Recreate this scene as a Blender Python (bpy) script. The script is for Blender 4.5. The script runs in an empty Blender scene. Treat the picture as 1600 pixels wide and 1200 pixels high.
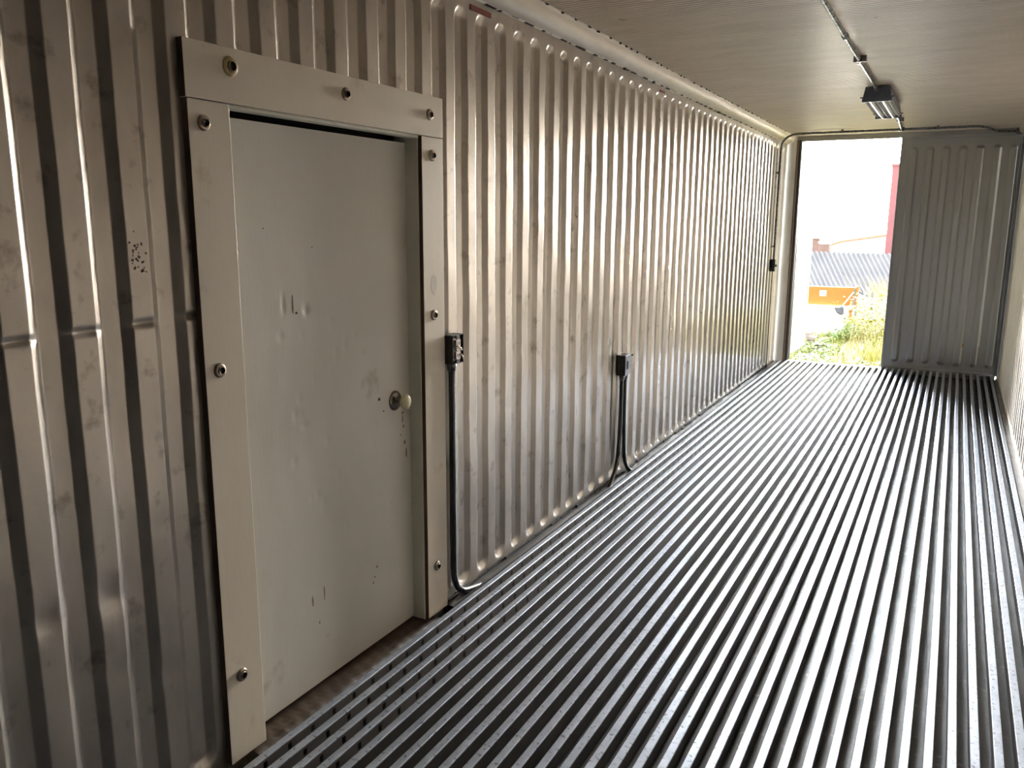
import bpy, math, random
import numpy as np
from mathutils import Vector, Matrix
random.seed(7); rng = np.random.default_rng(11)
S = bpy.context.scene
COL = S.collection

# ------------------------------------------------------------------ camera
W, L, H = 2.29, 9.977, 2.531
NEAR = -1.6
cam_d = bpy.data.cameras.new('camera'); cam = bpy.data.objects.new('camera', cam_d); COL.objects.link(cam)
cam_d.sensor_width = 36; cam_d.lens = 1286.58/1600*36; cam_d.clip_start = .02; cam_d.clip_end = 400
yaw, pit, rol = math.radians(28.019), math.radians(-11.1725), math.radians(.2911)
fw = Vector((-math.sin(yaw)*math.cos(pit), math.cos(yaw)*math.cos(pit), math.sin(pit)))
r0 = Vector((math.cos(yaw), math.sin(yaw), 0)); u0 = r0.cross(fw)
rr = r0*math.cos(rol)+u0*math.sin(rol); uu = u0*math.cos(rol)-r0*math.sin(rol)
M = Matrix(((rr.x, uu.x, -fw.x, 1.7848), (rr.y, uu.y, -fw.y, 0), (rr.z, uu.z, -fw.z, 1.5844), (0, 0, 0, 1)))
cam.matrix_world = M
S.camera = cam

# ------------------------------------------------------------------ world, sun, exposure
S.view_settings.view_transform = 'Standard'; S.view_settings.look = 'None'
S.view_settings.gamma = 1; S.view_settings.use_curve_mapping = False
S.view_settings.exposure = 0.0
SKY_LOBE, SKY_BASE, SKY_BACK, SUN = 450.0, 2.2, 8.0, 7.0
wd = bpy.data.worlds.new('sky_with_fill_lobe'); S.world = wd; wd.use_nodes = True
nt = wd.node_tree; nt.nodes.clear()
def wn(t, **k):
    n = nt.nodes.new(t)
    for a, b in k.items(): setattr(n, a, b)
    return n
tc = wn('ShaderNodeTexCoord'); sep = wn('ShaderNodeSeparateXYZ'); nt.links.new(tc.outputs['Generated'], sep.inputs[0])
def wm(op, *a):
    n = wn('ShaderNodeMath', operation=op)
    for i, v in enumerate(a):
        if isinstance(v, (int, float)): n.inputs[i].default_value = v
        else: nt.links.new(v, n.inputs[i])
    return n.outputs[0]
# low sky glow added to light the interior: wide in azimuth, narrow in elevation
X_, Y_, Z_ = sep.outputs[0], sep.outputs[1], sep.outputs[2]
def ramp(v, lo, hi):
    n = wn('ShaderNodeMapRange', interpolation_type='SMOOTHSTEP'); nt.links.new(v, n.inputs[0])
    n.inputs[1].default_value = lo; n.inputs[2].default_value = hi; return n.outputs[0]
phi = wm('ARCTAN2', X_, Y_)
az = wm('MULTIPLY', ramp(phi, -.55, -.36), wm('ADD', wm('MULTIPLY', wm('SUBTRACT', 1.0, ramp(phi, .13, .19)), .58), wm('MULTIPLY', wm('SUBTRACT', 1.0, ramp(phi, -.16, .02)), .42)))
e = wm('DIVIDE', wm('SUBTRACT', Z_, .16), .22)
el = wm('EXPONENT', wm('MULTIPLY', wm('MULTIPLY', e, e), -1.0))
base = wm('ADD', wm('MULTIPLY', ramp(Y_, .2, -.5), SKY_BACK-SKY_BASE), SKY_BASE)
st = wm('ADD', wm('MULTIPLY', wm('MULTIPLY', az, el), SKY_LOBE), base)
cr = wn('ShaderNodeValToRGB')
cr.color_ramp.elements[0].position = 0.05; cr.color_ramp.elements[0].color = (1, .93, .83, 1)
cr.color_ramp.elements[1].position = .42; cr.color_ramp.elements[1].color = (.76, .87, 1, 1)
nt.links.new(Z_, cr.inputs[0])
bg = wn('ShaderNodeBackground'); nt.links.new(cr.outputs[0], bg.inputs[0]); nt.links.new(st, bg.inputs[1])
wo = wn('ShaderNodeOutputWorld'); nt.links.new(bg.outputs[0], wo.inputs[0])
sd = bpy.data.lights.new('sun', 'SUN'); sun = bpy.data.objects.new('sun', sd); COL.objects.link(sun)
sd.energy = SUN; sd.angle = math.radians(2); sd.color = (1, .93, .8)
sun.rotation_euler = Vector((.50, .26, .83)).to_track_quat('Z', 'Y').to_euler(); sun.location = (6, 14, 12)
cy = S.cycles
cy.max_bounces = 16; cy.diffuse_bounces = 8; cy.glossy_bounces = 12; cy.sample_clamp_indirect = 12

# ------------------------------------------------------------------ materials
def mat(name, col, rough=.5, metal=0.0, col2=None, nscale=6, amount=.5, stretch=(1, 1, 1), bump=0, bscale=40, bstretch=(1, 1, 1),
        rvar=0, spots=None, spot_scale=9, spot_lim=(.62, .7), spec=.5, bdist=.002, coat=0, coatr=.12):
    m = bpy.data.materials.new(name); m.use_nodes = True
    t = m.node_tree; b = t.nodes['Principled BSDF']
    b.inputs['Roughness'].default_value = rough; b.inputs['Metallic'].default_value = metal
    b.inputs['Specular IOR Level'].default_value = spec
    b.inputs['Coat Weight'].default_value = coat; b.inputs['Coat Roughness'].default_value = coatr
    tcn = t.nodes.new('ShaderNodeTexCoord')
    def noise(scale, st, detail=6):
        mp = t.nodes.new('ShaderNodeMapping'); mp.inputs['Scale'].default_value = st
        t.links.new(tcn.outputs['Object'], mp.inputs[0])
        n = t.nodes.new('ShaderNodeTexNoise'); n.inputs['Scale'].default_value = scale; n.inputs['Detail'].default_value = detail
        n.inputs['Roughness'].default_value = .6
        t.links.new(mp.outputs[0], n.inputs[0]); return n
    def ramp(n, lo, hi):
        r = t.nodes.new('ShaderNodeMapRange'); r.inputs[1].default_value = lo; r.inputs[2].default_value = hi
        t.links.new(n.outputs[0], r.inputs[0]); return r
    b.inputs['Base Color'].default_value = (*col, 1)
    last = None
    if col2:
        n = noise(nscale, stretch); r = ramp(n, .5-amount/2, .5+amount/2)
        mx = t.nodes.new('ShaderNodeMix'); mx.data_type = 'RGBA'
        mx.inputs[6].default_value = (*col, 1); mx.inputs[7].default_value = (*col2, 1)
        t.links.new(r.outputs[0], mx.inputs[0]); last = mx.outputs[2]
    if spots:
        n = noise(spot_scale, (1, 1, 1), 8); r = ramp(n, *spot_lim)
        mx = t.nodes.new('ShaderNodeMix'); mx.data_type = 'RGBA'
        mx.inputs[6].default_value = (*col, 1); mx.inputs[7].default_value = (*spots, 1)
        if last: t.links.new(last, mx.inputs[6])
        t.links.new(r.outputs[0], mx.inputs[0]); last = mx.outputs[2]
    if last: t.links.new(last, b.inputs['Base Color'])
    if rvar:
        n = noise(nscale*1.7, stretch)
        r = t.nodes.new('ShaderNodeMapRange'); r.inputs[1].default_value = .3; r.inputs[2].default_value = .7
        r.inputs[3].default_value = rough-rvar; r.inputs[4].default_value = rough+rvar
        t.links.new(n.outputs[0], r.inputs[0]); t.links.new(r.outputs[0], b.inputs['Roughness'])
    if bump:
        n = noise(bscale, bstretch)
        bp = t.nodes.new('ShaderNodeBump'); bp.inputs['Strength'].default_value = bump; bp.inputs['Distance'].default_value = bdist
        t.links.new(n.outputs[0], bp.inputs['Height']); t.links.new(bp.outputs[0], b.inputs['Normal'])
    return m
MT = dict(
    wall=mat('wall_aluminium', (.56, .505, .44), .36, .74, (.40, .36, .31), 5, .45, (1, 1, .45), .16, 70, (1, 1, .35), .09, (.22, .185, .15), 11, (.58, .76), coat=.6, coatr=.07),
    wall_r=mat('wall_aluminium_right', (.86, .79, .70), .46, .45, (.74, .68, .60), 3.5, .5, (1, 1, .5), .06, 55, (1, 1, .5), .07, (.5, .45, .38), 4, (.64, .76), coat=.2, coatr=.12),  # lightened beyond the left wall to bounce light onto the side door
    wall_far=mat('door_aluminium', (.47, .475, .47), .34, .85, (.42, .425, .42), 2, .7, (1, 1, .3)),
    ceil=mat('ceiling_aluminium', (.88, .77, .64), .42, .55, (.70, .60, .48), 3, .6, (1, 3, 1), .12, 40, (1, 2, 1), .06, (.22, .19, .16), 10, (.70, .76)),
    cove=mat('cove_aluminium', (.72, .64, .53), .5, .35, (.58, .51, .42), 9, .5, (1, .4, 1), .1, 60, (1, 1, 1), .06, (.25, .2, .15), 12, (.70, .76)),
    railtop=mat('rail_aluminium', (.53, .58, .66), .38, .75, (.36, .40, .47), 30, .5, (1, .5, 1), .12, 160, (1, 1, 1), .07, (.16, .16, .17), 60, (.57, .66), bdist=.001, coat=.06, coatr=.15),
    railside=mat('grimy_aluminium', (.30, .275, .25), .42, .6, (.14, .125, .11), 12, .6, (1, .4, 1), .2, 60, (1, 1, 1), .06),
    raildark=mat('dark_rail_side', (.15, .135, .12), .45, .5, (.06, .053, .046), 14, .6, (1, .4, 1), .2, 60, (1, 1, 1), .06),  # darker rail side colour for the rails without slots
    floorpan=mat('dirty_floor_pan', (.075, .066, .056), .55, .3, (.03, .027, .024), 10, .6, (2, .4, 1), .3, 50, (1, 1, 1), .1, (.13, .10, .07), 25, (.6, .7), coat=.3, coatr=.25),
    paint=mat('frame_paint', (.82, .73, .59), .45, 0, (.70, .61, .48), 3, .6, (1, 1, .5), .3, 110, (1, 1, .12), .08, (.50, .38, .26), 6, (.62, .80), bdist=.0012),
    doorpaint=mat('door_paint', (.84, .80, .71), .40, 0, (.74, .70, .60), 2.2, .6, (1, 1, .6), .35, 150, (1, 1, .07), .08, (.52, .43, .32), 5.5, (.66, .82), bdist=.0012),
    jambpaint=mat('jamb_paint', (.74, .73, .63), .45, 0, (.64, .62, .52), 4, .6, (1, 1, .3)),
    rawedge=mat('raw_plywood_edge', (.17, .11, .065), .8, 0, (.05, .032, .02), 8, .6, (1, 1, .4), .3, 60),
    sill=mat('wet_wood', (.10, .062, .036), .5, 0, (.035, .022, .014), 9, .6, (3, .5, 1), .4, 30, (2, .6, 1), .1, (.34, .26, .18), 8, (.66, .74)),
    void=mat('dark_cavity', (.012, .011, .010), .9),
    steel=mat('bolt_steel', (.42, .37, .31), .32, 1, (.22, .17, .12), 60, .5),
    recess=mat('bolt_recess', (.03, .022, .016), .5, .5),
    yellowed=mat('yellowed_plastic', (.55, .42, .22), .4, 0, (.38, .27, .12), 60, .5),
    knob=mat('ivory_plastic', (.74, .70, .46), .3, 0, (.62, .55, .32), 30, .5),
    chrome=mat('tarnished_chrome', (.34, .31, .28), .18, 1, (.12, .10, .09), 50, .5, rvar=.08),
    boxmetal=mat('shaded_box_metal', (.055, .057, .055), .38, .7, (.03, .03, .03), 30, .5),  # galvanised steel with its dark reflections put into the colour
    conduit=mat('galvanised_conduit', (.25, .25, .25), .28, 1, (.16, .16, .16), 20, .5, rvar=.06),
    conduit_shaded=mat('shaded_conduit', (.10, .10, .10), .25, .9, (.05, .05, .05), 20, .5),  # shaded copy of the galvanised conduit, dark reflection put into its colour
    guts=mat('receptacle_metal', (.62, .56, .52), .3, .8, (.1, .08, .07), 70, .5),
    black=mat('black_plastic', (.012, .012, .012), .4),
    lampgrey=mat('lamp_housing', (.12, .145, .18), .35, .3, (.09, .11, .14), 20, .5),
    lampfin=mat('lamp_reflector', (.42, .43, .43), .3, .3),
    tube=mat('lamp_tube', (.80, .80, .74), .2),
    red=mat('red_sticker', (.24, .025, .025), .5, 0, (.17, .03, .02), 40, .5),
    yellow=mat('yellow_sticker', (.58, .44, .04), .5, 0, (.45, .36, .06), 40, .5),
    stain=mat('brown_stain', (.27, .21, .14), .6, 0, (.40, .34, .25), 60, .6),
    tape=mat('tape_residue', (.68, .60, .48), .5, 0, (.50, .44, .36), 30, .6),
    dirt=mat('black_dirt', (.025, .02, .016), .9),
    rust=mat('rust_speck', (.075, .055, .042), .7),
    gasket_dark_wall=mat('rubber_gasket_dark_wall', (.035, .037, .04), .45, 0, (.06, .062, .065), 20, .6),
    brownstrip=mat('rusty_strip', (.30, .20, .14), .5, .2, (.18, .11, .07), 14, .6, (1, 1, .4)),
    post=mat('post_aluminium', (.86, .84, .80), .42, .3, (.55, .52, .46), 6, .5, (1, 1, .3)),
    leafwhite=mat('white_door_skin', (.78, .78, .72), .4, 0, (.70, .69, .60), 5, .5),
    grass=mat('grass', (.16, .21, .035), .6, 0, (.34, .30, .08), .9, .5, spec=.2),
    weed=mat('weed_leaf', (.10, .20, .05), .55, 0, (.24, .28, .06), 2.5, .5, spec=.2),
    straw=mat('dry_straw', (.50, .40, .19), .7, 0, (.36, .31, .11), 2.5, .5, spec=.2),
    soil=mat('soil', (.40, .33, .22), .9, 0, (.22, .21, .08), 1.2, .5),
    orange=mat('orange_paint', (.36, .125, .028), .5, 0, (.31, .105, .022), 5, .5, spec=.2),
    white=mat('white_enamel', (.90, .90, .89), .35),
    whitepaper=mat('white_paper', (.82, .80, .76), .7),
    spade=mat('spade_steel', (.10, .10, .12), .5, .4),
    palewood=mat('pale_wood', (.62, .55, .42), .6, 0, (.5, .42, .3), 20, .5),
    plank=mat('weathered_plank', (.26, .20, .17), .8, 0, (.17, .13, .11), 9, .5, (.4, 2, 1)),
    roof=mat('fibre_cement_roof', (.21, .20, .20), .8, 0, (.13, .125, .13), 2, .6, (1, 1, 1)),
    render=mat('white_render', (.75, .74, .72), .8),
    tile=mat('brown_roof_edge', (.26, .16, .09), .7),
    brick=mat('chimney_brick', (.17, .105, .09), .85, 0, (.11, .07, .06), 5, .5),
    redrender=mat('red_render', (.20, .075, .08), .8, 0, (.17, .06, .065), 1, .5),
    grey=mat('grey_post', (.18, .18, .17), .7, 0, (.11, .11, .1), 9, .5),
)

# ------------------------------------------------------------------ helpers
class MB:
    def __init__(s): s.v = []; s.f = []; s.mi = []; s.sm = []
    def add(s, vs, fs, mi=0, sm=False):
        o = len(s.v); s.v += [tuple(v) for v in vs]
        for f in fs: s.f.append(tuple(i+o for i in f)); s.mi.append(mi); s.sm.append(sm)
    def box(s, a, b, mi=0, face_mi=None, R=None):
        x0, y0, z0 = a; x1, y1, z1 = b
        vs = [(x0, y0, z0), (x1, y0, z0), (x1, y1, z0), (x0, y1, z0), (x0, y0, z1), (x1, y0, z1), (x1, y1, z1), (x0, y1, z1)]
        if R is not None: vs = [R @ Vector(v) for v in vs]
        fs = dict(zn=(3, 2, 1, 0), zp=(4, 5, 6, 7), yn=(0, 1, 5, 4), xp=(1, 2, 6, 5), yp=(2, 3, 7, 6), xn=(3, 0, 4, 7))
        o = len(s.v); s.v += [tuple(v) for v in vs]
        for k, f in fs.items():
            s.f.append(tuple(i+o for i in f)); s.mi.append((face_mi or {}).get(k, mi)); s.sm.append(False)
    def tube(s, pts, r, n=10, mi=0, cap=True):
        pts = [Vector(p) for p in pts]; rs = r if isinstance(r, (list, tuple)) else [r]*len(pts)
        t = [(pts[min(i+1, len(pts)-1)]-pts[max(i-1, 0)]).normalized() for i in range(len(pts))]
        ref = Vector((0, 0, 1)) if abs(t[0].z) < .9 else Vector((1, 0, 0))
        nrm = (ref-t[0]*ref.dot(t[0])).normalized(); vs = []
        for i, p in enumerate(pts):
            nrm = (nrm-t[i]*nrm.dot(t[i])).normalized(); b = t[i].cross(nrm)
            for k in range(n):
                a = 2*math.pi*k/n; vs.append(p+(nrm*math.cos(a)+b*math.sin(a))*rs[i])
        fs = [(i*n+k, i*n+(k+1) % n, (i+1)*n+(k+1) % n, (i+1)*n+k) for i in range(len(pts)-1) for k in range(n)]
        s.add(vs, fs, mi, True)
        if cap:
            s.add(vs[:n], [tuple(range(n-1, -1, -1))], mi); s.add(vs[-n:], [tuple(range(n))], mi)
    def lathe(s, prof, org, axis, n=24, mi=0, sq=(1, 1)):
        """prof: list of (radius, height along axis) ; axis Vector"""
        axis = Vector(axis).normalized(); ref = Vector((0, 0, 1)) if abs(axis.z) < .9 else Vector((1, 0, 0))
        a1 = (ref-axis*ref.dot(axis)).normalized(); a2 = axis.cross(a1); vs = []
        for r, h in prof:
            for k in range(n):
                a = 2*math.pi*k/n; vs.append(Vector(org)+axis*h+a1*(r*math.cos(a)*sq[0])+a2*(r*math.sin(a)*sq[1]))
        fs = [(i*n+k, i*n+(k+1) % n, (i+1)*n+(k+1) % n, (i+1)*n+k) for i in range(len(prof)-1) for k in range(n)]
        s.add(vs, fs, mi, True)
    def build(s, name, mats, parent=None, bevel=0, seg=2):
        me = bpy.data.meshes.new(name); me.from_pydata(s.v, [], s.f)
        for m in (mats if isinstance(mats, (list, tuple)) else [mats]): me.materials.append(MT[m])
        me.polygons.foreach_set('material_index', s.mi); me.polygons.foreach_set('use_smooth', s.sm); me.update()
        o = bpy.data.objects.new(name, me); COL.objects.link(o)
        if parent: o.parent = parent; o.matrix_parent_inverse = parent.matrix_world.inverted()
        if bevel:
            md = o.modifiers.new('bevel', 'BEVEL'); md.width = bevel; md.segments = seg; md.limit_method = 'ANGLE'; md.angle_limit = math.radians(50)
        return o
def grid(name, V, mats, hole=None, parent=None, smooth=True):
    """V: array (rows, cols, 3); hole: mask of cells (rows-1, cols-1) to leave out"""
    r, c, _ = V.shape
    idx = np.arange(r*c).reshape(r, c)
    F = np.stack([idx[:-1, :-1], idx[:-1, 1:], idx[1:, 1:], idx[1:, :-1]], -1)
    F = F[~hole] if hole is not None else F.reshape(-1, 4)
    me = bpy.data.meshes.new(name); me.from_pydata(V.reshape(-1, 3).tolist(), [], F.reshape(-1, 4).tolist())
    me.materials.append(MT[mats]); me.polygons.foreach_set('use_smooth', [smooth]*len(me.polygons)); me.update()
    o = bpy.data.objects.new(name, me); COL.objects.link(o)
    if parent: o.parent = parent; o.matrix_parent_inverse = parent.matrix_world.inverted()
    return o
def empty(name, loc):
    o = bpy.data.objects.new(name, None); COL.objects.link(o); o.empty_display_size = .1
    o.matrix_world = Matrix.Translation(loc); return o
def tag(o, label=None, cat=None, group=None, kind=None):
    if label: o['label'] = label
    if cat: o['category'] = cat
    if group: o['group'] = group
    if kind: o['kind'] = kind
    return o
def thing(name, loc, label, cat, group=None, kind=None): return tag(empty(name, loc), label, cat, group, kind)
def bend(p0, p1, p2, r, n=8):
    """points of a rounded corner at p1"""
    p0, p1, p2 = Vector(p0), Vector(p1), Vector(p2); a = (p0-p1).normalized(); b = (p2-p1).normalized()
    A = p1+a*r; B = p1+b*r
    return [(A*(1-t)**2+p1*2*t*(1-t)+B*t*t) for t in [i/n for i in range(n+1)]]
def path(pts, r):
    out = [Vector(pts[0])]
    for i in range(1, len(pts)-1): out += bend(pts[i-1], pts[i], pts[i+1], r if not isinstance(r, (list, tuple)) else r[i-1])
    return out+[Vector(pts[-1])]

# ------------------------------------------------------------------ corrugated side walls
PITCH, GW, SW, DEP = .1613, .101, .027, .016
def groove_wall(name, x0, sgn, ystart, y_a, y_b, z_a, z_b, zt, zb, hole=None, dents=(), matname='wall', pitch=PITCH, gw=GW, sw=SW, dep=DEP, seed=1):
    rg = np.random.default_rng(seed)
    ys = []
    k0 = math.floor((y_a-ystart)/pitch); k1 = math.ceil((y_b-ystart)/pitch)
    rel = [bb+o for bb in (0, sw, gw-sw, gw) for o in (-.0040, -.0017, 0, .0017, .0040)]+[sw/2, gw/2, gw-sw/2, gw+(pitch-gw)*.3, gw+(pitch-gw)*.7]
    for k in range(k0, k1+1): ys += [ystart+k*pitch+t for t in rel]
    ys = np.array(sorted(y for y in ys if y_a+.001 < y < y_b-.001)); ys = np.concatenate([[y_a], ys, [y_b]])
    hw = gw/2
    zs = list(np.linspace(zb-.012, zb+.075, 13))+list(np.linspace(zt-.075, zt+.012, 13))
    zs += list(np.arange(zb+.1, zt-.09, .022)); zs += [z_a, z_b]
    if dents: zs += list(np.arange(1.27, 1.385, .004))
    if hole: zs += [hole[3]]
    zs = np.array(sorted(z for z in set(np.round(zs, 5)) if z_a <= z <= z_b))
    Y, Z = np.meshgrid(ys, zs)
    kk = np.floor((Y-ystart+ (pitch-gw)/2)/pitch); yc = ystart+kk*pitch+hw
    valid = (ystart+kk*pitch > y_a+.01) & (ystart+kk*pitch+gw < y_b-.01)
    zc = np.clip(Z, zb+hw, zt-hw)
    sdv = hw-np.sqrt((Y-yc)**2+(Z-zc)**2)
    def prof(d):  # trapezoid flank with softened bends
        a = 0
        for o in np.linspace(-.0016, .0016, 7): a = a+np.clip((d+o)/sw, 0, 1)
        return a/7
    D = np.where(valid, prof(sdv), 0)*dep
    # sheet-metal waviness and knocks
    wav = .0007*np.sin(Y*3.1+1.3*np.sin(Z*2.1))+.0008*np.sin(Z*7.3+Y*5)+.0006*np.sin(Z*17+Y*11.3)
    for _ in range(14):
        a, b, c = rg.uniform(2, 40), rg.uniform(1, 14), rg.uniform(0, 6.3); wav = wav+.00012*np.sin(Y*a+Z*b+c)
    for (dy, dz, amp, s1, s2) in dents:
        wav = wav+amp*np.exp(-((Y-dy)/s1)**2-((Z-dz)/s2)**2)
    X = x0-sgn*(D+wav)
    cells = None
    if hole:
        Yc = (Y[:-1, :-1]+Y[1:, 1:])/2; Zc = (Z[:-1, :-1]+Z[1:, 1:])/2
        cells = (Yc > hole[0]) & (Yc < hole[1]) & (Zc > hole[2]) & (Zc < hole[3])
    o = grid(name, np.stack([X, Y, Z], -1), matname, cells)
    return o
GY = 1.252
dents = []
for k in range(-3, 3):  # a row of hard knocks on the raised strips ahead of the door
    dents.append((GY+k*PITCH-.03, 1.325+.004*k, .011, .036, .009))
dents += [(1.055, .665, .008, .03, .03), (1.225, .66, .012, .035, .045), (1.38, .37, .008, .04, .03), (1.39, .80, .005, .03, .012), (1.22, .45, .006, .04, .02)]
for k in range(9, 46):
    for _ in range(rng.integers(2, 6)):
        dents.append((GY+k*PITCH+rng.choice([-.008, -.05, -.03, .02]), rng.uniform(.25, 1.35), rng.uniform(.0015, .0045), rng.uniform(.007, .02), rng.uniform(.006, .022)))
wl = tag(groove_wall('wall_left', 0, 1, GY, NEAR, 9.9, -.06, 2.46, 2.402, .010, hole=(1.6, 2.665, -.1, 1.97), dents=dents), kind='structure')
d2 = [(rng.uniform(1, 9.7), rng.uniform(.2, 2), rng.uniform(.002, .006), .02, .03) for _ in range(120)]
nr = tag(groove_wall('wall_right', W, -1, GY+.04, NEAR, 1.3, -.06, 2.46, 2.402, .010, matname='gasket_dark_wall', seed=5), kind='structure')  # unseen near stretch, made dark so the left wall's groove flanks reflect dark
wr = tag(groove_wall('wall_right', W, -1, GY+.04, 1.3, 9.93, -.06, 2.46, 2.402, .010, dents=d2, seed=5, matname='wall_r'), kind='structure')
b = MB(); yq = 2.74
while yq < 9.8:   # grime packed along the wall foot
    ln = float(rng.uniform(.03, .12)); hh = float(rng.uniform(.004, .012)); b.box((-.02, yq, -.04), (float(rng.uniform(.004, .016)), yq+ln, -.012+hh)); yq += ln*.85
b.build('dirt', 'dirt', wl)
b = MB(); b.box((-.05, NEAR-.05, -.1), (W+.05, NEAR, 2.6)); tag(b.build('wall_near', 'gasket_dark_wall'), kind='structure')  # unseen end wall, coloured dark to deepen the groove flanks

# ------------------------------------------------------------------ ceiling and coves
ys = []; y = NEAR
cp = .0335
rows = []
yy = NEAR
while yy < L:
    for t, q in ((0, 0), (.32, -.0008), (.60, 0), (.62, .0004), (.70, .010), (.88, .010), (.98, .0004)): rows.append((yy+cp*t, q))
    yy += cp
xs = np.linspace(.06, W-.06, 25)
R_ = np.array(rows); X, Yg = np.meshgrid(xs, R_[:, 0]); Zg = np.meshgrid(xs, R_[:, 1])[1]
Zg = H+Zg+.0016*np.sin(X*9+Yg*1.7)+.0012*np.sin(X*23+Yg*4.1)+.0008*np.sin(Yg*9+X*31)
tag(grid('ceiling', np.stack([X, Yg, Zg], -1), 'ceil'), kind='structure')
b = MB(); b.box((-.2, NEAR-.05, H+.03), (W+.2, L+.12, H+.09)); tag(b.build('roof', 'gasket_dark_wall'), kind='structure')
def cove(name, x0, s):
    prof = [(-.004, 2.449), (.006, 2.449), (.014, 2.456)]
    for i in range(9):
        a = math.radians(-50+i*20); prof.append((.038+.034*math.cos(a+math.radians(20))*1.0, 2.492+.040*math.sin(a+math.radians(20))))
    prof = [(-.004, 2.447), (.008, 2.447), (.009, 2.453)]
    for i in range(13):
        t = i/12; a = math.radians(-75+t*150)
        bx, bz = .010+t*.064, 2.453+t*.076; nx, nz = .70, -.70
        k = .020*math.sin(math.pi*t); prof.append((bx+nx*k, bz+nz*k))
    prof += [(.078, 2.527), (.078, 2.537)]
    yv = np.arange(NEAR, L-.02, .12); n = len(prof)
    V = np.array([[(x0+s*px, yq, pz) for px, pz in prof] for yq in yv])
    V[:, :, 0] += (s*.0012*np.sin(V[:, :, 1]*2.3)); V[:, :, 2] += .0012*np.sin(V[:, :, 1]*3.1)
    return tag(grid(name, V, 'cove'), kind='structure')
tr1 = cove('trim_1', 0, 1); cove('trim_2', W, -1)
b = MB()
yq = 2.0
while yq < 9.6:
    ln = float(rng.uniform(.01, .09)); hh = float(rng.uniform(.001, .0035)) * (2.2 if rng.uniform() < .12 else 1)
    b.box((-.003, yq, 2.4475-hh), (.0105, yq+ln, 2.4475+hh*.7)); yq += ln+float(rng.uniform(.005, .14))
yq = 3.5
while yq < 9.4:
    ln = float(rng.uniform(.006, .05)); hh = float(rng.uniform(.0005, .003)) * (2 if rng.uniform() < .15 else 1)
    b.box((.0765, yq, 2.5275-hh), (.081+hh, yq+ln*.7, 2.534)); yq += ln+float(rng.uniform(.01, .16))
b.build('dirt', 'dirt', tr1)

# ------------------------------------------------------------------ ribbed floor
b = MB()
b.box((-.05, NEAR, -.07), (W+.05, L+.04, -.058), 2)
RP, RW = .0632, .0265
k = 0
while .0855+k*RP < W-.03:
    cx = .0855+k*RP; x0, x1 = cx-RW/2, cx+RW/2; c = .0022
    seg = np.linspace(NEAR, L+.02, 13)
    wob = lambda yq: .0010*math.sin(yq*1.7+k*2.1)
    for i in range(12):
        ya, yb = seg[i], seg[i+1]; oa, ob = wob(ya), wob(yb)
        pr = [(x0, -.0045), (x0+.0006, -.0012), (x0+c, 0), (x1-c, 0), (x1-.0006, -.0012), (x1, -.0045)]
        vs = [(px+oa, ya, pz) for px, pz in pr]+[(px+ob, yb, pz) for px, pz in pr]
        b.add(vs, [(j, j+1, j+7, j+6) for j in range(5)], 0)
    if k < 4:   # slotted sides
        pitch = .105; sy = NEAR
        top, s1, s2, bot = -.0045, -.013, -.036, -.058
        while sy < L:
            e = min(sy+pitch, L+.02); m0, m1 = sy+.045, sy+.061
            b.add([(x0+.0008+wob(sy), sy, top), (x0+.0008+wob(e), e, top), (x0+.0008+wob(e), e, bot), (x0+.0008+wob(sy), sy, bot)], [(0, 1, 2, 3)], 2)
            for xx in (x1-.0008,):
                v = lambda yq, zq: (xx+wob(yq), yq, zq)
                b.add([v(sy, top), v(e, top), v(e, s1), v(sy, s1)], [(0, 1, 2, 3)], 1)
                b.add([v(sy, s2), v(e, s2), v(e, bot), v(sy, bot)], [(0, 1, 2, 3)], 1)
                b.add([v(sy, s1), v(m0, s1), v(m0, s2), v(sy, s2)], [(0, 1, 2, 3)], 1)
                b.add([v(m1, s1), v(e, s1), v(e, s2), v(m1, s2)], [(0, 1, 2, 3)], 1)
            sy += pitch
    else:
        for i in range(12):
            ya, yb = seg[i], seg[i+1]; oa, ob = wob(ya), wob(yb)
            for xx in (x0+.0008, x1-.0008):
                b.add([(xx+oa, ya, -.0045), (xx+ob, yb, -.0045), (xx+ob, yb, -.058), (xx+oa, ya, -.058)], [(0, 1, 2, 3)], 3)
    b.add([(x0, NEAR, -.0045), (x1, NEAR, -.0045), (x1, NEAR, -.058), (x0, NEAR, -.058)], [(0, 1, 2, 3)], 1)
    b.add([(x0, L+.02, -.0045), (x1, L+.02, -.0045), (x1, L+.02, -.058), (x0, L+.02, -.058)], [(0, 1, 2, 3)], 0)
    k += 1
# kick channel along each wall foot
for xa, xb in ((-.03, .052), (W-.035, W+.03)):
    b.box((xa, NEAR, -.058), (xb, 1.5 if xa < 0 else 9.95, -.014), 2)
b.box((-.03, 2.74, -.058), (.052, 9.95, -.014), 2)
tag(b.build('floor', ['railtop', 'railside', 'floorpan', 'raildark']), kind='structure')
b = MB(); b.box((-.02, L+.02, -.12), (W, L+.09, -.012)); tag(b.build('trim_3', 'post', bevel=.003), kind='structure')   # sill lip

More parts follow.
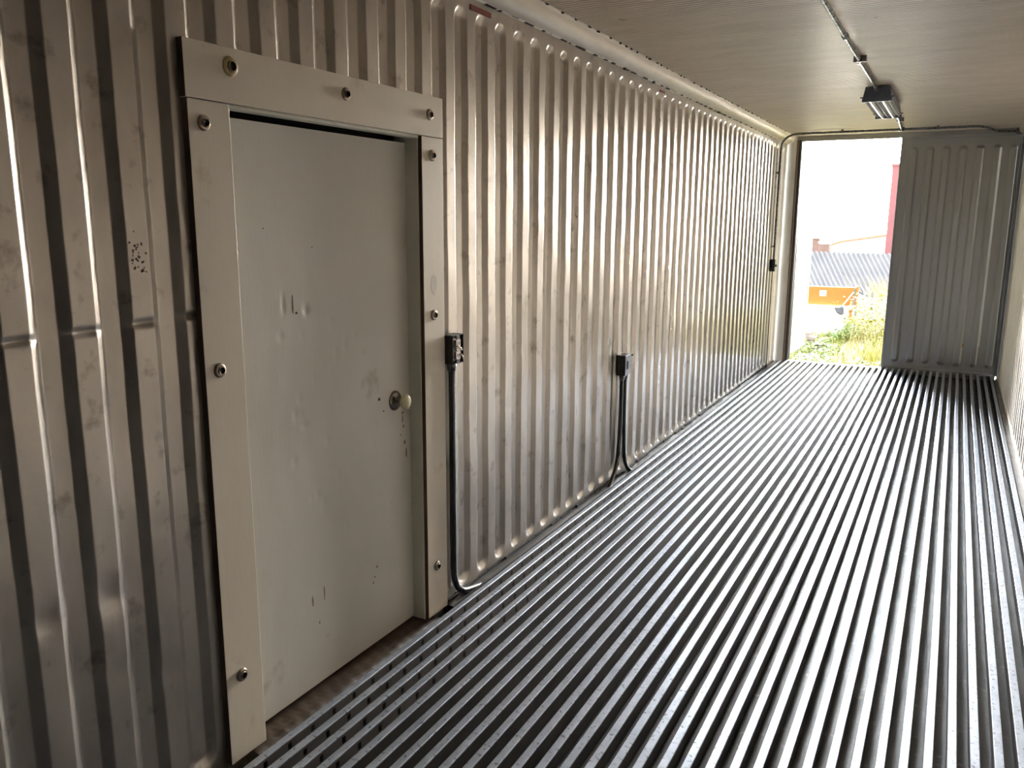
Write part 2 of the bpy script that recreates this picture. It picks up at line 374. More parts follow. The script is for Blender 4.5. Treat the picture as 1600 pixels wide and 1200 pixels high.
# ------------------------------------------------------------------ side door with bolted-on frame
y1, y2, zt, zi, yi1, yi2, FX = 1.546, 2.744, 2.036, 1.891, 1.687, 2.601, .022
door = thing('door_1', (0, 2.13, 0), 'white painted door with ivory knob inside a bolted white board frame', 'door', kind='structure')
def board(name, a, c, rot=0):
    b = MB(); b.box(a, c, 1, {'xp': 0, 'zn': 0} if name == 'header_board' else {'xp': 0})
    return b.build(name, ['paint', 'rawedge'], door, bevel=.0018)
hb = board('header_board', (-.002, y1-.004, zi+.001), (FX, y2, zt))
lb = board('side_board', (-.002, y1, -.016), (FX-.001, yi1, zi-.001))
rb = board('side_board', (-.002, yi2, -.016), (FX-.001, y2, zi-.001))
def bolt(parent, y, z, kind=0):
    b = MB(); x = FX-.001
    R = .0205 if kind == 0 else .026
    b.lathe([(R, 0), (R, .003), (R*.92, .0055), (R*.70, .0075), (R*.58, .0068)], (x, y, z), (1, 0, 0), 20, 0 if kind == 0 else 2)
    b.lathe([(R*.58, .0068), (R*.54, .0035), (R*.55, .009), (R*.50, .0125), (R*.46, .012)], (x, y, z), (1, 0, 0), 20, 0)
    b.lathe([(R*.46, .012), (R*.44, .004), (.0001, .005)], (x, y, z), (1, 0, 0), 12, 1)
    o = b.build('bolt', ['steel', 'recess', 'yellowed'], parent)
    if kind: o['label'] = 'yellowed bolt with a large washer'
    return o
bolt(hb, 1.697, 1.987, 1); bolt(hb, 2.176, 1.979); bolt(hb, 2.654, 1.969)
for yb, zb in ((1.595, 1.832), (1.595, 1.177), (1.605, .252)): bolt(lb, yb, zb)
for yb, zb in ((2.668, 1.824), (2.666, 1.227), (2.665, .192)): bolt(rb, yb, zb)
DX = -.050
# leaf with shallow dents
ysd = np.arange(1.640, 2.613, .008); ysd[-1] = 2.606; zsd = np.arange(-.014, 1.870, .008)
Yd, Zd = np.meshgrid(ysd, zsd); Xd = np.full_like(Yd, DX)+.0006*np.sin(Yd*7)*np.sin(Zd*3.3)+.00025*np.sin(Yd*61+2*np.sin(Zd*9))
dd = [(2.03, 1.30, .004, .012, .018), (2.22, 1.17, .005, .012, .02), (2.27, 1.19, .004, .01, .015), (2.31, 1.12, .005, .014, .01), (2.17, 1.12, .004, .014, .012), (1.93, 1.33, .004, .004, .03)]
for _ in range(34): dd.append((rng.uniform(1.9, 2.5), rng.uniform(.5, 1.3), rng.uniform(.001, .0035), rng.uniform(.006, .016), rng.uniform(.006, .02)))
for dy, dz, a, s1, s2 in dd: Xd -= a*np.exp(-((Yd-dy)/s1)**2-((Zd-dz)/s2)**2)
leaf = grid('door_leaf', np.stack([Xd, Yd, Zd], -1), 'doorpaint', None, door)
b = MB(); b.box((DX-.04, 1.640, -.014), (DX-.012, 2.606, 1.868)); b.build('leaf_core', 'rawedge', leaf)
def scuff(name, pts, m, parent, x=DX):
    b = MB()
    for (yy_, zz_, ry, rz) in pts:
        n = 15
        vs = [(x+.0012, yy_+ry*math.cos(2*math.pi*q/n)*rng.uniform(.75, 1.1), zz_+rz*math.sin(2*math.pi*q/n)*rng.uniform(.75, 1.1)) for q in range(n)]
        vb = [(x-.003, v[1], v[2]) for v in vs]
        b.add(vs+vb, [tuple(range(n))]+[(q, q+n, (q+1) % n+n, (q+1) % n) for q in range(n)], 0)
    return b.build(name, m, parent)
scuff('scuff_mark', [(2.40, .935, .006, .007), (2.425, .885, .003, .003), (2.53, .77, .002, .003), (2.556, .735, .003, .009),
                     (1.985, 1.295, .0045, .0045), (1.86, 1.56, .002, .002), (2.07, 1.50, .002, .002)], 'rust', leaf)
scuff('stain_mark', [(1.970, 1.325, .0013, .028), (2.545, .83, .004, .016), (2.55, .80, .005, .007), (2.565, .69, .004, .02), (2.545, .855, .008, .006), (2.00, .30, .004, .02), (2.06, .31, .003, .03), (2.345, .255, .006, .003), (2.36, .29, .005, .004), (2.335, .235, .003, .005), (2.03, .21, .003, .006)], 'stain', leaf)
scuff('tape_residue', [(2.670, 1.345, .021, .040)], 'tape', rb, FX-.0016)
kp = MB()
kp.lathe([(.0385, -.002), (.0385, .003), (.036, .006), (.026, .009), (.017, .012), (.012, .016), (.011, .040)], (DX, 2.497, .912), (1, 0, 0), 28)
rose = kp.build('knob_rosette', 'chrome', leaf)
kp = MB(); kp.lathe([(.010, .034), (.018, .037), (.0265, .043), (.0295, .050), (.028, .056), (.022, .061), (.012, .064), (.0001, .065)], (DX, 2.497, .912), (1, 0, 0), 28)
kp.build('knob', 'knob', rose)['label'] = 'ivory knob'
# jamb boards and sill
b = MB(); b.box((-.10, yi2-.007, -.02), (.006, yi2-.0005, zi-.001), 0); b.build('jamb_board', 'jambpaint', door, bevel=.002)
b = MB(); b.box((-.10, yi1-.06, -.02), (-.001, yi1-.001, zi)); b.build('jamb_board', 'jambpaint', door, bevel=.002)
b = MB(); b.box((-.030, yi1, zi-.010), (.012, yi2-.007, zi+.0005)); b.box((-.030, yi1, zi), (-.003, yi2, zi+.04)); b.build('head_jamb', 'jambpaint', door, bevel=.002)
b = MB(); b.box((-.14, 1.55, -.07), (-.12, 2.75, 2.02)); b.box((-.14, 1.55, 1.90), (-.03, 2.75, 2.02)); b.box((-.14, 2.645, -.07), (-.002, 2.75, 2.02)); b.box((-.14, 1.55, -.07), (-.002, 1.60, 2.02)); b.build('gap_shade_box', 'void', door)  # black box behind the leaf, its colour stands in for shade in the gaps
b = MB()
ny, nx = 60, 8
Vs = np.array([[(-.12+.178*j/nx, yi1-.05+(yi2-yi1+.1)*i/ny, -.022-.010*(j/nx)+.0025*math.sin(i*1.9+j)+.002*math.sin(i*.7+j*2.3)) for j in range(nx+1)] for i in range(ny+1)])
Vs[:, -1, 2] = -.06
sl = grid('sill_board', Vs, 'sill', None, door)

# ------------------------------------------------------------------ electrical on the left wall
def outlet(name, y0, y1_, z0, z1, xo, label, door_open=True):
    t = thing(name, (0, (y0+y1_)/2, z0), label, 'outlet box')
    b = MB(); d = .003
    b.box((.0, y0, z0), (xo, y0+d, z1)); b.box((.0, y1_-d, z0), (xo, y1_, z1)); b.box((.0, y0+d, z0), (xo, y1_-d, z0+d)); b.box((.0, y0+d, z1-d), (xo, y1_-d, z1)); b.box((0, y0+d, z0+d), (.004, y1_-d, z1-d))
    for zc in (z0+.010, z1-.010):  # screw ears
        b.box((xo-.004, (y0+y1_)/2-.012, zc-.007), (xo, (y0+y1_)/2+.012, zc+.007), 0)
    b.build('box_shell', 'boxmetal', t, bevel=.002)
    return t
o1 = outlet('outlet_box', 2.752, 2.836, 1.020, 1.137, .052, 'open metal outlet box beside the door frame, receptacle bared')
b = MB(); ym = 2.794
b.box((.028, ym-.026, 1.030), (.044, ym+.026, 1.127), 0); b.box((.044, ym-.017, 1.088), (.053, ym+.017, 1.116), 1); b.box((.044, ym-.017, 1.040), (.053, ym+.017, 1.068), 1)
for zc in (1.102, 1.054):
    for dy in (-.008, .006): b.box((.0525, ym+dy, zc-.006), (.0538, ym+dy+.003, zc+.006), 2)
b.box((.050, ym-.019, 1.072), (.056, ym+.020, 1.084), 1)
b.build('receptacle', ['guts', 'guts', 'black'], o1, bevel=.0015)
b = MB()
for a, c in (((.052, ym-.022, 1.098), (.060, ym+.018, 1.074)), ((.052, ym+.014, 1.06), (.059, ym+.022, 1.036))): b.tube([a, ((a[0]+c[0])/2+.006, (a[1]+c[1])/2, (a[2]+c[2])/2), c], .0025, 6)
b.build('wire', 'steel', o1)
o2 = outlet('outlet_box', 4.728, 4.842, .652, .778, .055, 'small metal outlet box low on the wall, feeding two conduits')
b = MB(); b.box((.053, 4.731, .655), (.0565, 4.839, .775)); b.box((.0555, 4.770, .69), (.060, 4.800, .74)); b.build('cover_plate', 'boxmetal', o2, bevel=.001)
b = MB(); b.box((.052, 4.842, .762), (.060, 4.862, .774)); b.build('cover_latch', 'boxmetal', o2)
def conduit(name, pts, rad, r, m, label, conn=None):
    b = MB(); b.tube(path(pts, rad), r, 12)
    o = b.build(name, m); tag(o, label, 'conduit')
    if conn:
        c = MB(); c.lathe([(r*1.05, 0), (r*1.45, .002), (r*1.45, .014), (r*1.3, .018), (r*1.3, .030), (r*1.02, .032)], conn[0], conn[1], 14); c.build('connector', 'conduit', o)
    return o
conduit('wall_conduit', [(.026, 2.785, 1.02), (.026, 2.785, .5), (.026, 2.785, .012), (.034, 3.04, -.034)], [.3, .125], .0140, 'conduit_shaded', 'dark conduit dropping beside the door frame and curving into the floor gutter', ((.026, 2.785, 1.02), (0, 0, -1)))
conduit('wall_conduit', [(.026, 4.757, .652), (.026, 4.757, .28), (.026, 4.715, .06), (.034, 4.50, -.055)], [.2, .11], .0130, 'conduit_shaded', 'dark conduit under the small outlet box curving toward the door', ((.026, 4.757, .652), (0, 0, -1)))
conduit('wall_conduit', [(.026, 4.815, .652), (.026, 4.815, .30), (.026, 4.850, .045), (.034, 5.03, -.06)], [.2, .10], .0130, 'conduit_shaded', 'dark conduit under the small outlet box curving toward the daylight', ((.026, 4.815, .652), (0, 0, -1)))
# switch box near the open end, its conduit runs up and across the ceiling
sw = thing('switch_box', (0, 9.40, 1.06), 'small dark switch box on the left wall near the open doorway', 'switch')
b = MB(); b.box((0, 9.355, 1.06), (.05, 9.435, 1.19)); b.build('box_shell', 'boxmetal', sw, bevel=.003)
b = MB(); b.box((.05, 9.388, 1.11), (.062, 9.402, 1.135)); b.build('toggle', 'black', sw)
b = MB(); TY = 9.40
b.tube(path([(.025, TY, 1.19), (.025, TY, 2.490), (.20, TY, 2.507), (1.85, TY, 2.507), (1.93, TY+.12, 2.507), (2.04, 9.92, 2.50), (2.24, 9.92, 2.495)], [.15, .05, .04, .05, .05]), .012, 12)
cd = b.build('ceiling_conduit', 'conduit'); tag(cd, 'bare conduit rising by the doorway and crossing the ceiling above the far doors', 'conduit')
for zz in (1.32, 2.1): b = MB(); b.box((0, TY-.03, zz), (.040, TY+.03, zz+.018)); b.build('strap', 'conduit', cd, bevel=.002)
for xx in (.62, 1.5): b = MB(); b.box((xx, TY-.025, 2.492), (xx+.018, TY+.025, 2.53)); b.build('strap', 'conduit', cd, bevel=.002)
b = MB(); b.tube(path([(.018, 9.395, 1.06), (.018, 9.395, .5), (.018, 9.41, -.02)], [.2]), .005, 8)
tag(b.build('cable', 'conduit_shaded'), 'thin dark cable hanging below the switch box to the floor', 'cable')
jb = MB(); jb.box((2.20, 9.885, 2.46), (2.262, 9.945, 2.525)); tag(jb.build('junction_box', 'conduit', bevel=.003), 'small box ending the conduit in the top right corner of the far end', 'junction box')
# ceiling light and its feed conduits
CX = 1.190
b = MB(); b.tube([(CX+.0, NEAR+.02, 2.510), (CX, 3.4, 2.507), (CX-.005, 5.0, 2.510), (CX, 6.15, 2.508), (CX, 6.38, 2.495), (CX, 6.52, 2.488)], .0125, 12)
c1 = b.build('ceiling_conduit', 'conduit'); tag(c1, 'bare conduit running along the middle of the ceiling to the light fixture', 'conduit')
b = MB(); b.lathe([(.0135, 0), (.017, .003), (.017, .06), (.0135, .063)], (CX-.004, 4.66, 2.509), (0, 1, 0), 14); b.build('coupling', 'conduit', c1)
for yy_ in (3.0, 5.35): b = MB(); b.box((CX-.035, yy_, 2.494), (CX+.035, yy_+.018, 2.530)); b.build('strap', 'conduit', c1, bevel=.002)
b = MB(); b.tube([(CX+.045, 7.60, 2.488), (CX+.045, 7.75, 2.496), (CX+.02, 8.6, 2.508), (CX-.005, TY+.01, 2.509)], .0125, 12)
c2 = b.build('ceiling_conduit', 'conduit'); tag(c2, 'short conduit joining the light fixture to the conduit across the ceiling', 'conduit')
b = MB(); b.box((CX+.0, 8.55, 2.494), (CX+.06, 8.568, 2.530)); b.build('strap', 'conduit', c2, bevel=.002)
b = MB(); b.box((CX-.028, TY-.022, 2.488), (CX+.022, TY+.026, 2.528)); b.build('tee_fitting', 'conduit', c2, bevel=.006)
lt = thing('ceiling_light', (CX, 7.05, H), 'grey twin tube light fixture hung on the ceiling conduit', 'ceiling light')
xa, xb, ya, yb, zl, zu = 1.100, 1.285, 6.51, 7.60, 2.446, 2.522
b = MB(); ins = .012
vs = [(xa, ya, zl), (xb, ya, zl), (xb, yb, zl), (xa, yb, zl), (xa+ins, ya+ins, zu), (xb-ins, ya+ins, zu), (xb-ins, yb-ins, zu), (xa+ins, yb-ins, zu)]
b.add(vs, [(4, 5, 6, 7), (0, 1, 5, 4), (1, 2, 6, 5), (2, 3, 7, 6), (3, 0, 4, 7), (3, 2, 1, 0)])
b.build('housing', 'lampgrey', lt, bevel=.003)
b = MB(); wv = xb-xa
pts = [(xa, zl-.002), (xa+.012, zl-.022), (xa+.030, zl-.004), (xa+wv/2-.022, zl-.004), (xa+wv/2, zl-.026), (xa+wv/2+.022, zl-.004), (xb-.030, zl-.004), (xb-.012, zl-.022), (xb, zl-.002)]
vs = [(px, ya+.004, pz) for px, pz in pts]+[(px, yb-.004, pz) for px, pz in pts]; n = len(pts)
b.add(vs, [(i, i+1, i+1+n, i+n) for i in range(n-1)]); b.build('reflector', 'lampfin', lt)
for xc in (xa+.052, xb-.052):
    b = MB(); b.tube([(xc, ya+.02, zl-.016), (xc, yb-.02, zl-.016)], .0125, 12); b.build('lamp_tube', 'tube', lt)
for yc in (ya, yb-.022):
    b = MB(); b.box((xa-.004, yc, zl-.028), (xb+.004, yc+.022, zl+.002)); b.build('end_cap', 'lampgrey', lt, bevel=.002)
for xc, yc in ((xa-.018, ya+.01), (xb, yb-.06), (xa-.018, yb-.06), (xb, ya+.01)):
    b = MB(); b.box((xc, yc, zl), (xc+.018, yc+.02, zl+.008)); b.build('clip', 'lampgrey', lt)

# ------------------------------------------------------------------ stickers and marks
def patch(name, ya, yb, za, zb, m, label, cat, slope=0):
    b = MB(); n = 8
    vs = []
    for i in range(n+1):
        yq = ya+(yb-ya)*i/n
        vs += [(.0032, yq, za+slope*(yq-ya)), (.0032, yq, zb+slope*(yq-ya)), (-.002, yq, za+slope*(yq-ya)), (-.002, yq, zb+slope*(yq-ya))]
    fs = []
    for i in range(n):
        o = i*4; fs += [(o, o+4, o+5, o+1), (o+1, o+5, o+7, o+3), (o+2, o+6, o+4, o)]
    fs += [(0, 1, 3, 2), (n*4, n*4+2, n*4+3, n*4+1)]
    b.add(vs, fs); return tag(b.build(name, m), label, cat)
patch('sticker', 2.985, 3.150, 2.404, 2.424, 'red', 'torn red tape strip on the wall rim just past the door', 'sticker')
patch('sticker', 5.36, 5.46, 2.408, 2.422, 'red', 'faint red tape scrap high on the left wall halfway along', 'sticker')
b = MB()
for _ in range(34):
    yy_, zz_ = 1.382+rng.normal(0, .012), 1.49+rng.normal(0, .022); rr_ = rng.uniform(.0012, .0038); n = 7
    vs = [(.0022, yy_+rr_*math.cos(6.283*q/n)*rng.uniform(.6, 1.2), zz_+rr_*math.sin(6.283*q/n)*rng.uniform(.6, 1.4)) for q in range(n)]
    b.add(vs+[(-.002, v[1], v[2]) for v in vs], [tuple(range(n))]+[(q, q+n, (q+1) % n+n, (q+1) % n) for q in range(n)])
o = b.build('rust_speckle', 'rust', wl)

# ------------------------------------------------------------------ far end: posts, header, leaves
LY = L
b = MB()
b.box((-.05, LY-.05, -.06), (.098, LY+.10, 2.60), 0)
b.box((.098, LY-.045, -.02), (.118, LY+.10, 2.49), 1)
b.box((.118, LY-.03, -.02), (.142, LY+.16, 2.49), 2)
for q in range(3): b.box((.142, LY-.02+q*.06, -.02), (.150, LY+.012+q*.06, 2.49), 2)
tag(b.build('trim_4', ['post', 'brownstrip', 'gasket_dark_wall'], bevel=.004), kind='structure')
b = MB(); b.box((.05, LY-.012, 2.482), (W, LY+.10, 2.60)); b.box((.05, LY-.016, 2.476), (W, LY-.002, 2.492)); tag(b.build('trim_5', 'wall_far', bevel=.003), kind='structure')
b = MB(); b.box((2.283, LY-.03, -.05), (W+.1, LY+.14, 2.6)); b.box((2.268, LY-.02, 0), (2.284, LY+.05, 2.48)); tag(b.build('trim_6', 'gasket_dark_wall', bevel=.003), kind='structure')
# closed right leaf
dr = thing('door_2', (1.72, LY+.03, 0), 'closed grey corrugated metal leaf filling the right half of the far doorway', 'door', kind='structure')
X0, X1 = 1.163, 2.270
gp, gw2 = .1535, .085
xs_ = [X0]
rel = [bb+o for bb in (0, .021, .064, .085) for o in (-.0036, -.0015, 0, .0015, .0036)]+[.0105, .0425, .0745, .10, .13]
gx = 1.243
for k_ in range(7): xs_ += [gx+k_*gp+t for t in rel if gx+k_*gp+t < X1-.015]
xs_ += [X1]; xs_ = np.array(sorted(set(np.round(xs_, 5))))
zs_ = np.array(sorted(set(np.round(list(np.linspace(.012, .18, 18))+list(np.linspace(2.29, 2.475, 20))+list(np.arange(.2, 2.28, .03)), 5))))
Xg, Zg2 = np.meshgrid(xs_, zs_); kk = np.floor((Xg-gx+.03)/gp); xc_ = gx+kk*gp+gw2/2
ok = (kk >= 0) & (kk < 7) & (xc_+gw2/2 < X1-.01)
sdv = gw2/2-np.sqrt((Xg-xc_)**2+(Zg2-np.clip(Zg2, .075+gw2/2, 2.375-gw2/2))**2)
Dg = np.where(ok, sum(np.clip((sdv+o)/.021, 0, 1) for o in np.linspace(-.0014, .0014, 5))/5, 0)*.019
Dg = Dg+.0008*np.sin(Zg2*5+Xg*7)+.0004*np.sin(Zg2*13+Xg*23)
for _ in range(22): Dg = Dg+rng.uniform(.001, .004)*np.exp(-((Xg-rng.uniform(1.25, 2.2))/.02)**2-((Zg2-rng.uniform(.2, 1.8))/.03)**2)
grid('leaf_skin', np.stack([Xg, LY+.016-Dg, Zg2], -1), 'wall_far', None, dr)
b = MB(); b.box((X0, LY+.034, .012), (X1, LY+.11, 2.475)); b.build('leaf_core', 'gasket_dark_wall', dr)
b = MB()
b.box((X0-.006, LY+.004, .006), (X0+.012, LY+.03, 2.478)); b.box((X1-.012, LY+.0, .006), (X1+.004, LY+.03, 2.478)); b.box((X0, LY+.0, -.02), (X1, LY+.05, .020)); b.box((X0, LY+.0, 2.462), (X1, LY+.03, 2.478))
b.build('edge_strip', 'lampfin', dr, bevel=.002)
b = MB(); b.box((1.985, LY+.006, .085), (2.145, LY+.0105, .30)); b.build('cover_plate', 'wall_far', dr, bevel=.001)
b = MB(); R = Matrix.Translation((1.915, LY+.008, .312)) @ Matrix.Rotation(.5, 4, 'Y')
b.box((-.034, -.0015, -.022), (.034, .004, .022), 0, R=R); tag(b.build('sticker', 'yellow', bevel=.001), 'small crooked yellow sticker low on the closed far door leaf', 'sticker')
# open left leaf, swung outward
dl = thing('door_3', (.13, LY+.12, 0), 'pale door leaf standing open outward at the left of the bright doorway', 'door', kind='structure')
R = Matrix.Translation((.118, LY+.14, 0)) @ Matrix.Rotation(math.radians(-1.5), 4, 'Z')
b = MB(); b.box((-.085, 0, .03), (0, 1.06, 2.475), R=R); b.build('leaf_core', 'leafwhite', dl, bevel=.006)
b = MB(); b.box((0, .0, .03), (.012, 1.06, .075), 0, R=R); b.box((0, .0, 2.43), (.012, 1.06, 2.475), 0, R=R); b.box((0, 1.02, .075), (.012, 1.06, 2.43), 0, R=R); b.build('edge_strip', 'post', dl, bevel=.003)
b = MB()
for q in range(6): b.box((0, .09+q*.155, .12), (.005, .09+q*.155+.075, 2.38), R=R)
b.build('pressed_rib', 'leafwhite', dl, bevel=.004)
b = MB()
for zz in (.35, 1.25, 2.15): b.tube([(.112, LY+.145, zz-.06), (.112, LY+.145, zz+.06)], .014, 10)
b.build('hinge', 'post', dl)

# ------------------------------------------------------------------ yard outside
GZ = -.42
gx_ = np.concatenate([np.linspace(-60, -4, 15), np.linspace(-3, 5, 33), np.linspace(6, 60, 15)]); gy_ = np.concatenate([np.linspace(-20, 9.8, 12), np.linspace(10.1, 20, 50), np.linspace(21, 120, 30)])
Xq, Yq = np.meshgrid(gx_, gy_)
def gz(x, y):
    return GZ+.05*np.sin(x*1.9+y*.8)+.04*np.sin(y*2.3-x*1.1)-.06*np.clip(y-17, 0, 12)+.10*np.exp(-((x-.95)/.6)**2-((y-13)/2.2)**2)
Zq = gz(Xq, Yq); tag(grid('ground', np.stack([Xq, Yq, Zq], -1), 'soil'), kind='structure')
def blades(name, n, area, hgt, wid, m, label, cat, lean=.35, dens=None):
    b = MB()
    for _ in range(n):
        x, y = rng.uniform(area[0], area[1]), rng.uniform(area[2], area[3])
        if -.78 < x < .3 and 15.7 < y < 16.5: continue
        if -.62 < x < .06 and 13.55 < y < 14.0: continue
        if dens is not None and rng.uniform() > dens(x, y): continue
        h = rng.uniform(*hgt); w = rng.uniform(*wid); a = rng.uniform(0, 6.283); z = float(gz(x, y))-.01
        dx, dy = math.cos(a), math.sin(a); lx, ly = rng.normal(0, lean)*h, rng.normal(0, lean)*h
        p = [(x-dx*w, y-dy*w, z), (x+dx*w, y+dy*w, z), (x+dx*w*.8+lx*.35, y+dy*w*.8+ly*.35, z+h*.55), (x-dx*w*.8+lx*.35, y-dy*w*.8+ly*.35, z+h*.55), (x+lx, y+ly, z+h)]
        b.add(p, [(0, 1, 2, 3), (3, 2, 4)])
    return tag(b.build(name, m), label, cat, kind='stuff')
hole_ = lambda x, y: .0 if (x > .25 and x < .62 and y < 14.6) else 1.0
blades('grass', 9000, (-.9, 2.6, 10.25, 17.5), (.06, .20), (.004, .011), 'grass', 'short bright grass outside the open doorway', 'grass', dens=lambda x, y: .15 if (.30 < x < .75 and 11.2 < y < 14.8) else 1)
blades('dry_grass', 2600, (-.2, 2.6, 10.6, 19), (.10, .38), (.003, .008), 'straw', 'dry yellow grass at the right of the yard', 'grass', dens=lambda x, y: 1 if x > .35+.02*(16-y) else .15)
blades('dry_brush', 900, (-.15, 1.2, 18.3, 20.5), (.45, 1.15), (.004, .010), 'straw', 'tall dry brush in front of the corrugated shed roof', 'brush', dens=lambda x, y: min(1, max(.05, (x+.1)/.7)))
# broad leaved weeds
def weeds(name, spots, m, label):
    b = MB()
    for (x, y, hh, rad, n) in spots:
        z0 = float(gz(x, y))
        for _ in range(n):
            px, py, pz = x+rng.normal(0, rad), y+rng.normal(0, rad), z0+rng.uniform(.03, hh)
            a = rng.uniform(0, 6.283); ln = rng.uniform(.03, .075); w = ln*rng.uniform(.25, .45); tl = rng.uniform(-.5, .6)
            d = Vector((math.cos(a), math.sin(a), tl)).normalized(); s_ = d.cross(Vector((0, 0, 1))).normalized(); c = Vector((px, py, pz)); up = s_.cross(d)
            b.add([c, c+d*ln*.35+s_*w, c+d*ln*.75+s_*w*.7-up*.006, c+d*ln-up*.016, c+d*ln*.75-s_*w*.7-up*.006, c+d*ln*.35-s_*w, c+d*ln*.5+up*.004], [(0, 1, 6), (1, 2, 6), (2, 3, 6), (3, 4, 6), (4, 5, 6), (5, 0, 6)])
    return tag(b.build(name, m), label, 'weeds', kind='stuff')
weeds('weeds', [(rng.uniform(-.5, .25), rng.uniform(12.6, 15.2), .22, .09, 90) for _ in range(16)]+[(rng.uniform(-.1, .3), rng.uniform(10.6, 12.2), .18, .10, 60) for _ in range(9)]+[(.24, 15.3, .40, .05, 80), (.24, 15.6, .42, .04, 80)], 'weed', 'leafy green weeds growing in front of the white tub')
weeds('tall_weeds', [(rng.uniform(.38, 1.3), rng.uniform(13.6, 18.5), rng.uniform(.45, .85), .12, 110) for _ in range(26)]+[(rng.uniform(.55, 1.1), rng.uniform(10.5, 11.8), .16, .1, 70) for _ in range(8)], 'grass', 'tall yellow green weeds around the grey post')
# orange board on a white tub
PY = 16.0
ob = thing('orange_board', (-.15, PY, -.40), 'orange painted board with a white paper square, set above the white tub', 'board')
b = MB(); b.box((-.60, PY, .110), (.262, PY+.04, .447)); b.box((.262, PY-.02, .06), (.302, PY+.05, .475)); bd = b.build('panel', 'orange', ob, bevel=.006)
b = MB(); b.box((-.352, PY-.004, .275), (-.238, PY+.002, .375)); b.build('paper', 'whitepaper', ob)
b = MB(); b.box((.225, PY-.012, .10), (.258, PY+.0, .43)); b.build('bracket', 'grey', ob, bevel=.003)
b = MB(); b.box((.165, PY+.02, -.14), (.225, PY+.08, .06)); b.box((.262, PY+.0, -.50), (.300, PY+.04, .06), 1); b.build('leg', ['orange', 'grey'], ob, bevel=.004)
tb = thing('white_tub', (-.22, PY-.05, -.45), 'white rounded tub lying in the weeds under the orange board', 'tub')
b = MB(); N = 40
def ring(sx, sy, z, n=N, e=3.2):
    out = []
    for q in range(n):
        a = 2*math.pi*q/n; c_, s_ = math.cos(a), math.sin(a)
        out.append((-.28+sx*math.copysign(abs(c_)**(2/e), c_), PY+.13+sy*math.copysign(abs(s_)**(2/e), s_), z))
    return out
prof = [(.20, .08, -.46), (.32, .14, -.44), (.385, .19, -.36), (.415, .21, -.24), (.425, .22, -.1), (.428, .225, .07), (.440, .235, .075), (.442, .237, .095), (.432, .228, .103), (.41, .205, .10), (.395, .19, .0), (.36, .16, -.28), (.20, .07, -.36)]
vs = []
for p_ in prof: vs += ring(*p_)
fs = [(i*N+q, i*N+(q+1) % N, (i+1)*N+(q+1) % N, (i+1)*N+q) for i in range(len(prof)-1) for q in range(N)]
b.add(vs, fs, 0, True); b.add(vs[:N], [tuple(range(N))]); b.add(vs[-N:], [tuple(range(N))]); b.build('basin', 'white', tb)
sp = thing('spade', (.0, PY-.1, -.1), 'grey short spade with a pale handle hung against the orange board', 'spade')
b = MB(); b.tube([(.055, PY-.16, .10), (.225, PY-.025, .365)], [.014, .012], 10); b.build('handle', 'palewood', sp)
b = MB()
out = [(.055, .125), (.085, .10), (.100, .085), (.102, -.045), (.07, -.045), (.03, -.035), (-.01, -.008), (-.04, .035), (-.058, .088), (.03, .09)]
ya_ = PY-.165; vs = [(x, ya_-.02*math.sin(i), z) for i, (x, z) in enumerate(out)]+[(x, ya_+.012-.02*math.sin(i), z) for i, (x, z) in enumerate(out)]; n = len(out)
b.add(vs, [tuple(range(n)), tuple(range(2*n-1, n-1, -1))]+[(q, (q+1) % n, (q+1) % n+n, q+n) for q in range(n)]); b.build('blade', 'spade', sp)
# loose bar beside the board
b = MB(); b.tube([(.31, PY+.05, .37), (.40, PY+.05, .33), (.47, PY+.04, .30)], .014, 8); b.tube([(.33, PY+.05, .42), (.37, PY+.05, .38), (.36, PY+.05, .33)], .012, 8)
tag(b.build('bent_iron', 'spade'), 'bent dark iron sticking out past the end of the orange board', 'scrap iron')
b = MB(); b.tube([(.478, 17.0, -.50), (.462, 17.0, -.02), (.450, 17.0, .34)], [.030, .028, .024], 8); tag(b.build('fence_post', 'grey'), 'thin grey post standing in the tall weeds', 'post')
# planks piled left of the doorway
for i, (lab, dx) in enumerate((('weathered plank at the bottom of the small stack by the open leaf', 0), ('weathered plank second from the bottom of the small stack', -.02), ('weathered plank second from the top of the small stack', .015), ('weathered plank on top of the small stack by the open leaf', -.03))):
    b = MB(); z0 = -.37+i*.062; b.box((-.55, 13.75+.02*(i % 2), z0), (-.02+dx-.03*i, 13.95, z0+.045)); tag(b.build('plank', 'plank', bevel=.004), lab, 'plank', 'planks stacked by the open door leaf')
b = MB(); b.box((-.10, 13.62, -.37), (.045, 13.72, -.30)); tag(b.build('brick', 'brick', bevel=.004), 'red brick lying in front of the stacked planks', 'brick')

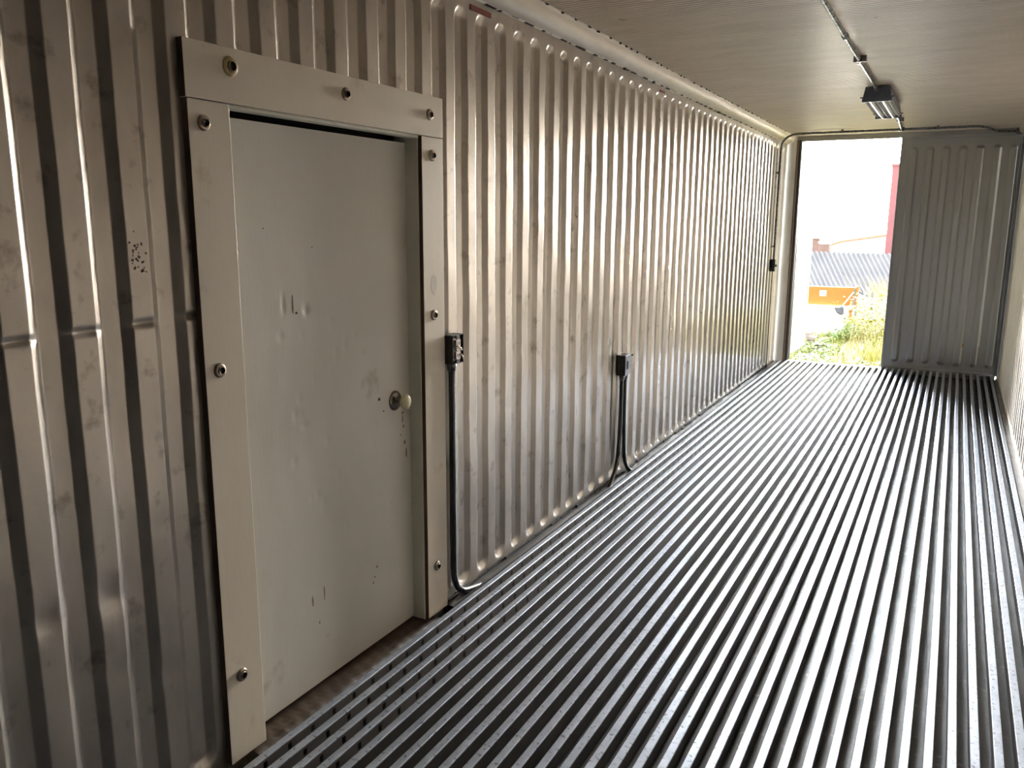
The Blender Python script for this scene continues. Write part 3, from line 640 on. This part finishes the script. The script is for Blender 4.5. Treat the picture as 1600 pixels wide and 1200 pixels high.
# shed with a corrugated roof
sh = thing('shed', (-1, 24, -1), 'low shed with a grey corrugated roof behind the orange board', 'shed')
nu, nv = 370, 3
base = Vector((-3.2, 24.6, .81)); along = Vector((1.0, .10, -.012)).normalized(); down = Vector((.44, -.60, -.67)).normalized()
nrm = along.cross(down).normalized()
if nrm.z < 0: nrm = -nrm
V = np.array([[tuple(base+along*(6.5*i/nu)+down*(3.1*j/(nv-1))+nrm*(.034*math.cos(2*math.pi*(6.5*i/nu)/.125))) for i in range(nu+1)] for j in range(nv)])
ro = grid('roof_sheet', V, 'roof', None, sh)
b = MB(); b.box((-2.4, 22.6, -1.6), (3.6, 24.4, -.34)); b.build('shed_wall', 'render', sh)
hs = thing('house', (2, 34, -1), 'white house with a low brown edged gable beyond the shed', 'house')
b = MB()
gpts = [(-3.1, 34.0, -1.5), (-3.1, 34.0, .52), (-2.12, 34, .86), (3.2, 34.0, 1.72), (3.2, 34.0, -1.5)]
n = 5; b.add(gpts+[(x, 42, z) for x, y, z in gpts], [tuple(range(n)), tuple(range(2*n-1, n-1, -1))]+[(q, (q+1) % n, (q+1) % n+n, q+n) for q in range(n)]); b.build('gable_wall', 'render', hs)
b = MB()
for (x0_, z0_), (x1_, z1_) in (((-3.15, .51), (-2.12, .87)), ((-2.12, .87), (3.2, 1.73))):
    b.add([(x0_, 33.9, z0_), (x1_, 33.9, z1_), (x1_, 33.9, z1_+.07), (x0_, 33.9, z0_+.07), (x0_, 42, z0_), (x1_, 42, z1_), (x1_, 42, z1_+.07), (x0_, 42, z0_+.07)], [(0, 1, 2, 3), (4, 7, 6, 5), (0, 4, 5, 1), (3, 2, 6, 7), (0, 3, 7, 4), (1, 5, 6, 2)])
b.build('roof_edge', 'tile', hs)
ch = thing('brick_chimney', (-2.3, 28, .3), 'brown brick chimney block above the left of the shed roof', 'chimney')
b = MB(); b.box((-2.45, 28, -1), (-2.13, 28.5, 1.07)); b.box((-2.13, 28, -1), (-1.78, 28.5, .93)); b.build('stack', 'brick', ch, bevel=.01)
b = MB(); b.box((-2.48, 27.97, 1.07), (-2.10, 28.53, 1.11)); b.build('cap', 'brick', ch)
tw = thing('tall_chimney', (.35, 30, 0), 'tall dull red chimney beside the closed far door leaf', 'chimney')
b = MB(); b.box((-.30, 30, -1), (.5, 30.6, 3.40)); b.build('shaft', 'redrender', tw); b = MB(); b.box((-.33, 29.97, 3.40), (.53, 30.63, 3.47)); b.build('cap', 'redrender', tw)
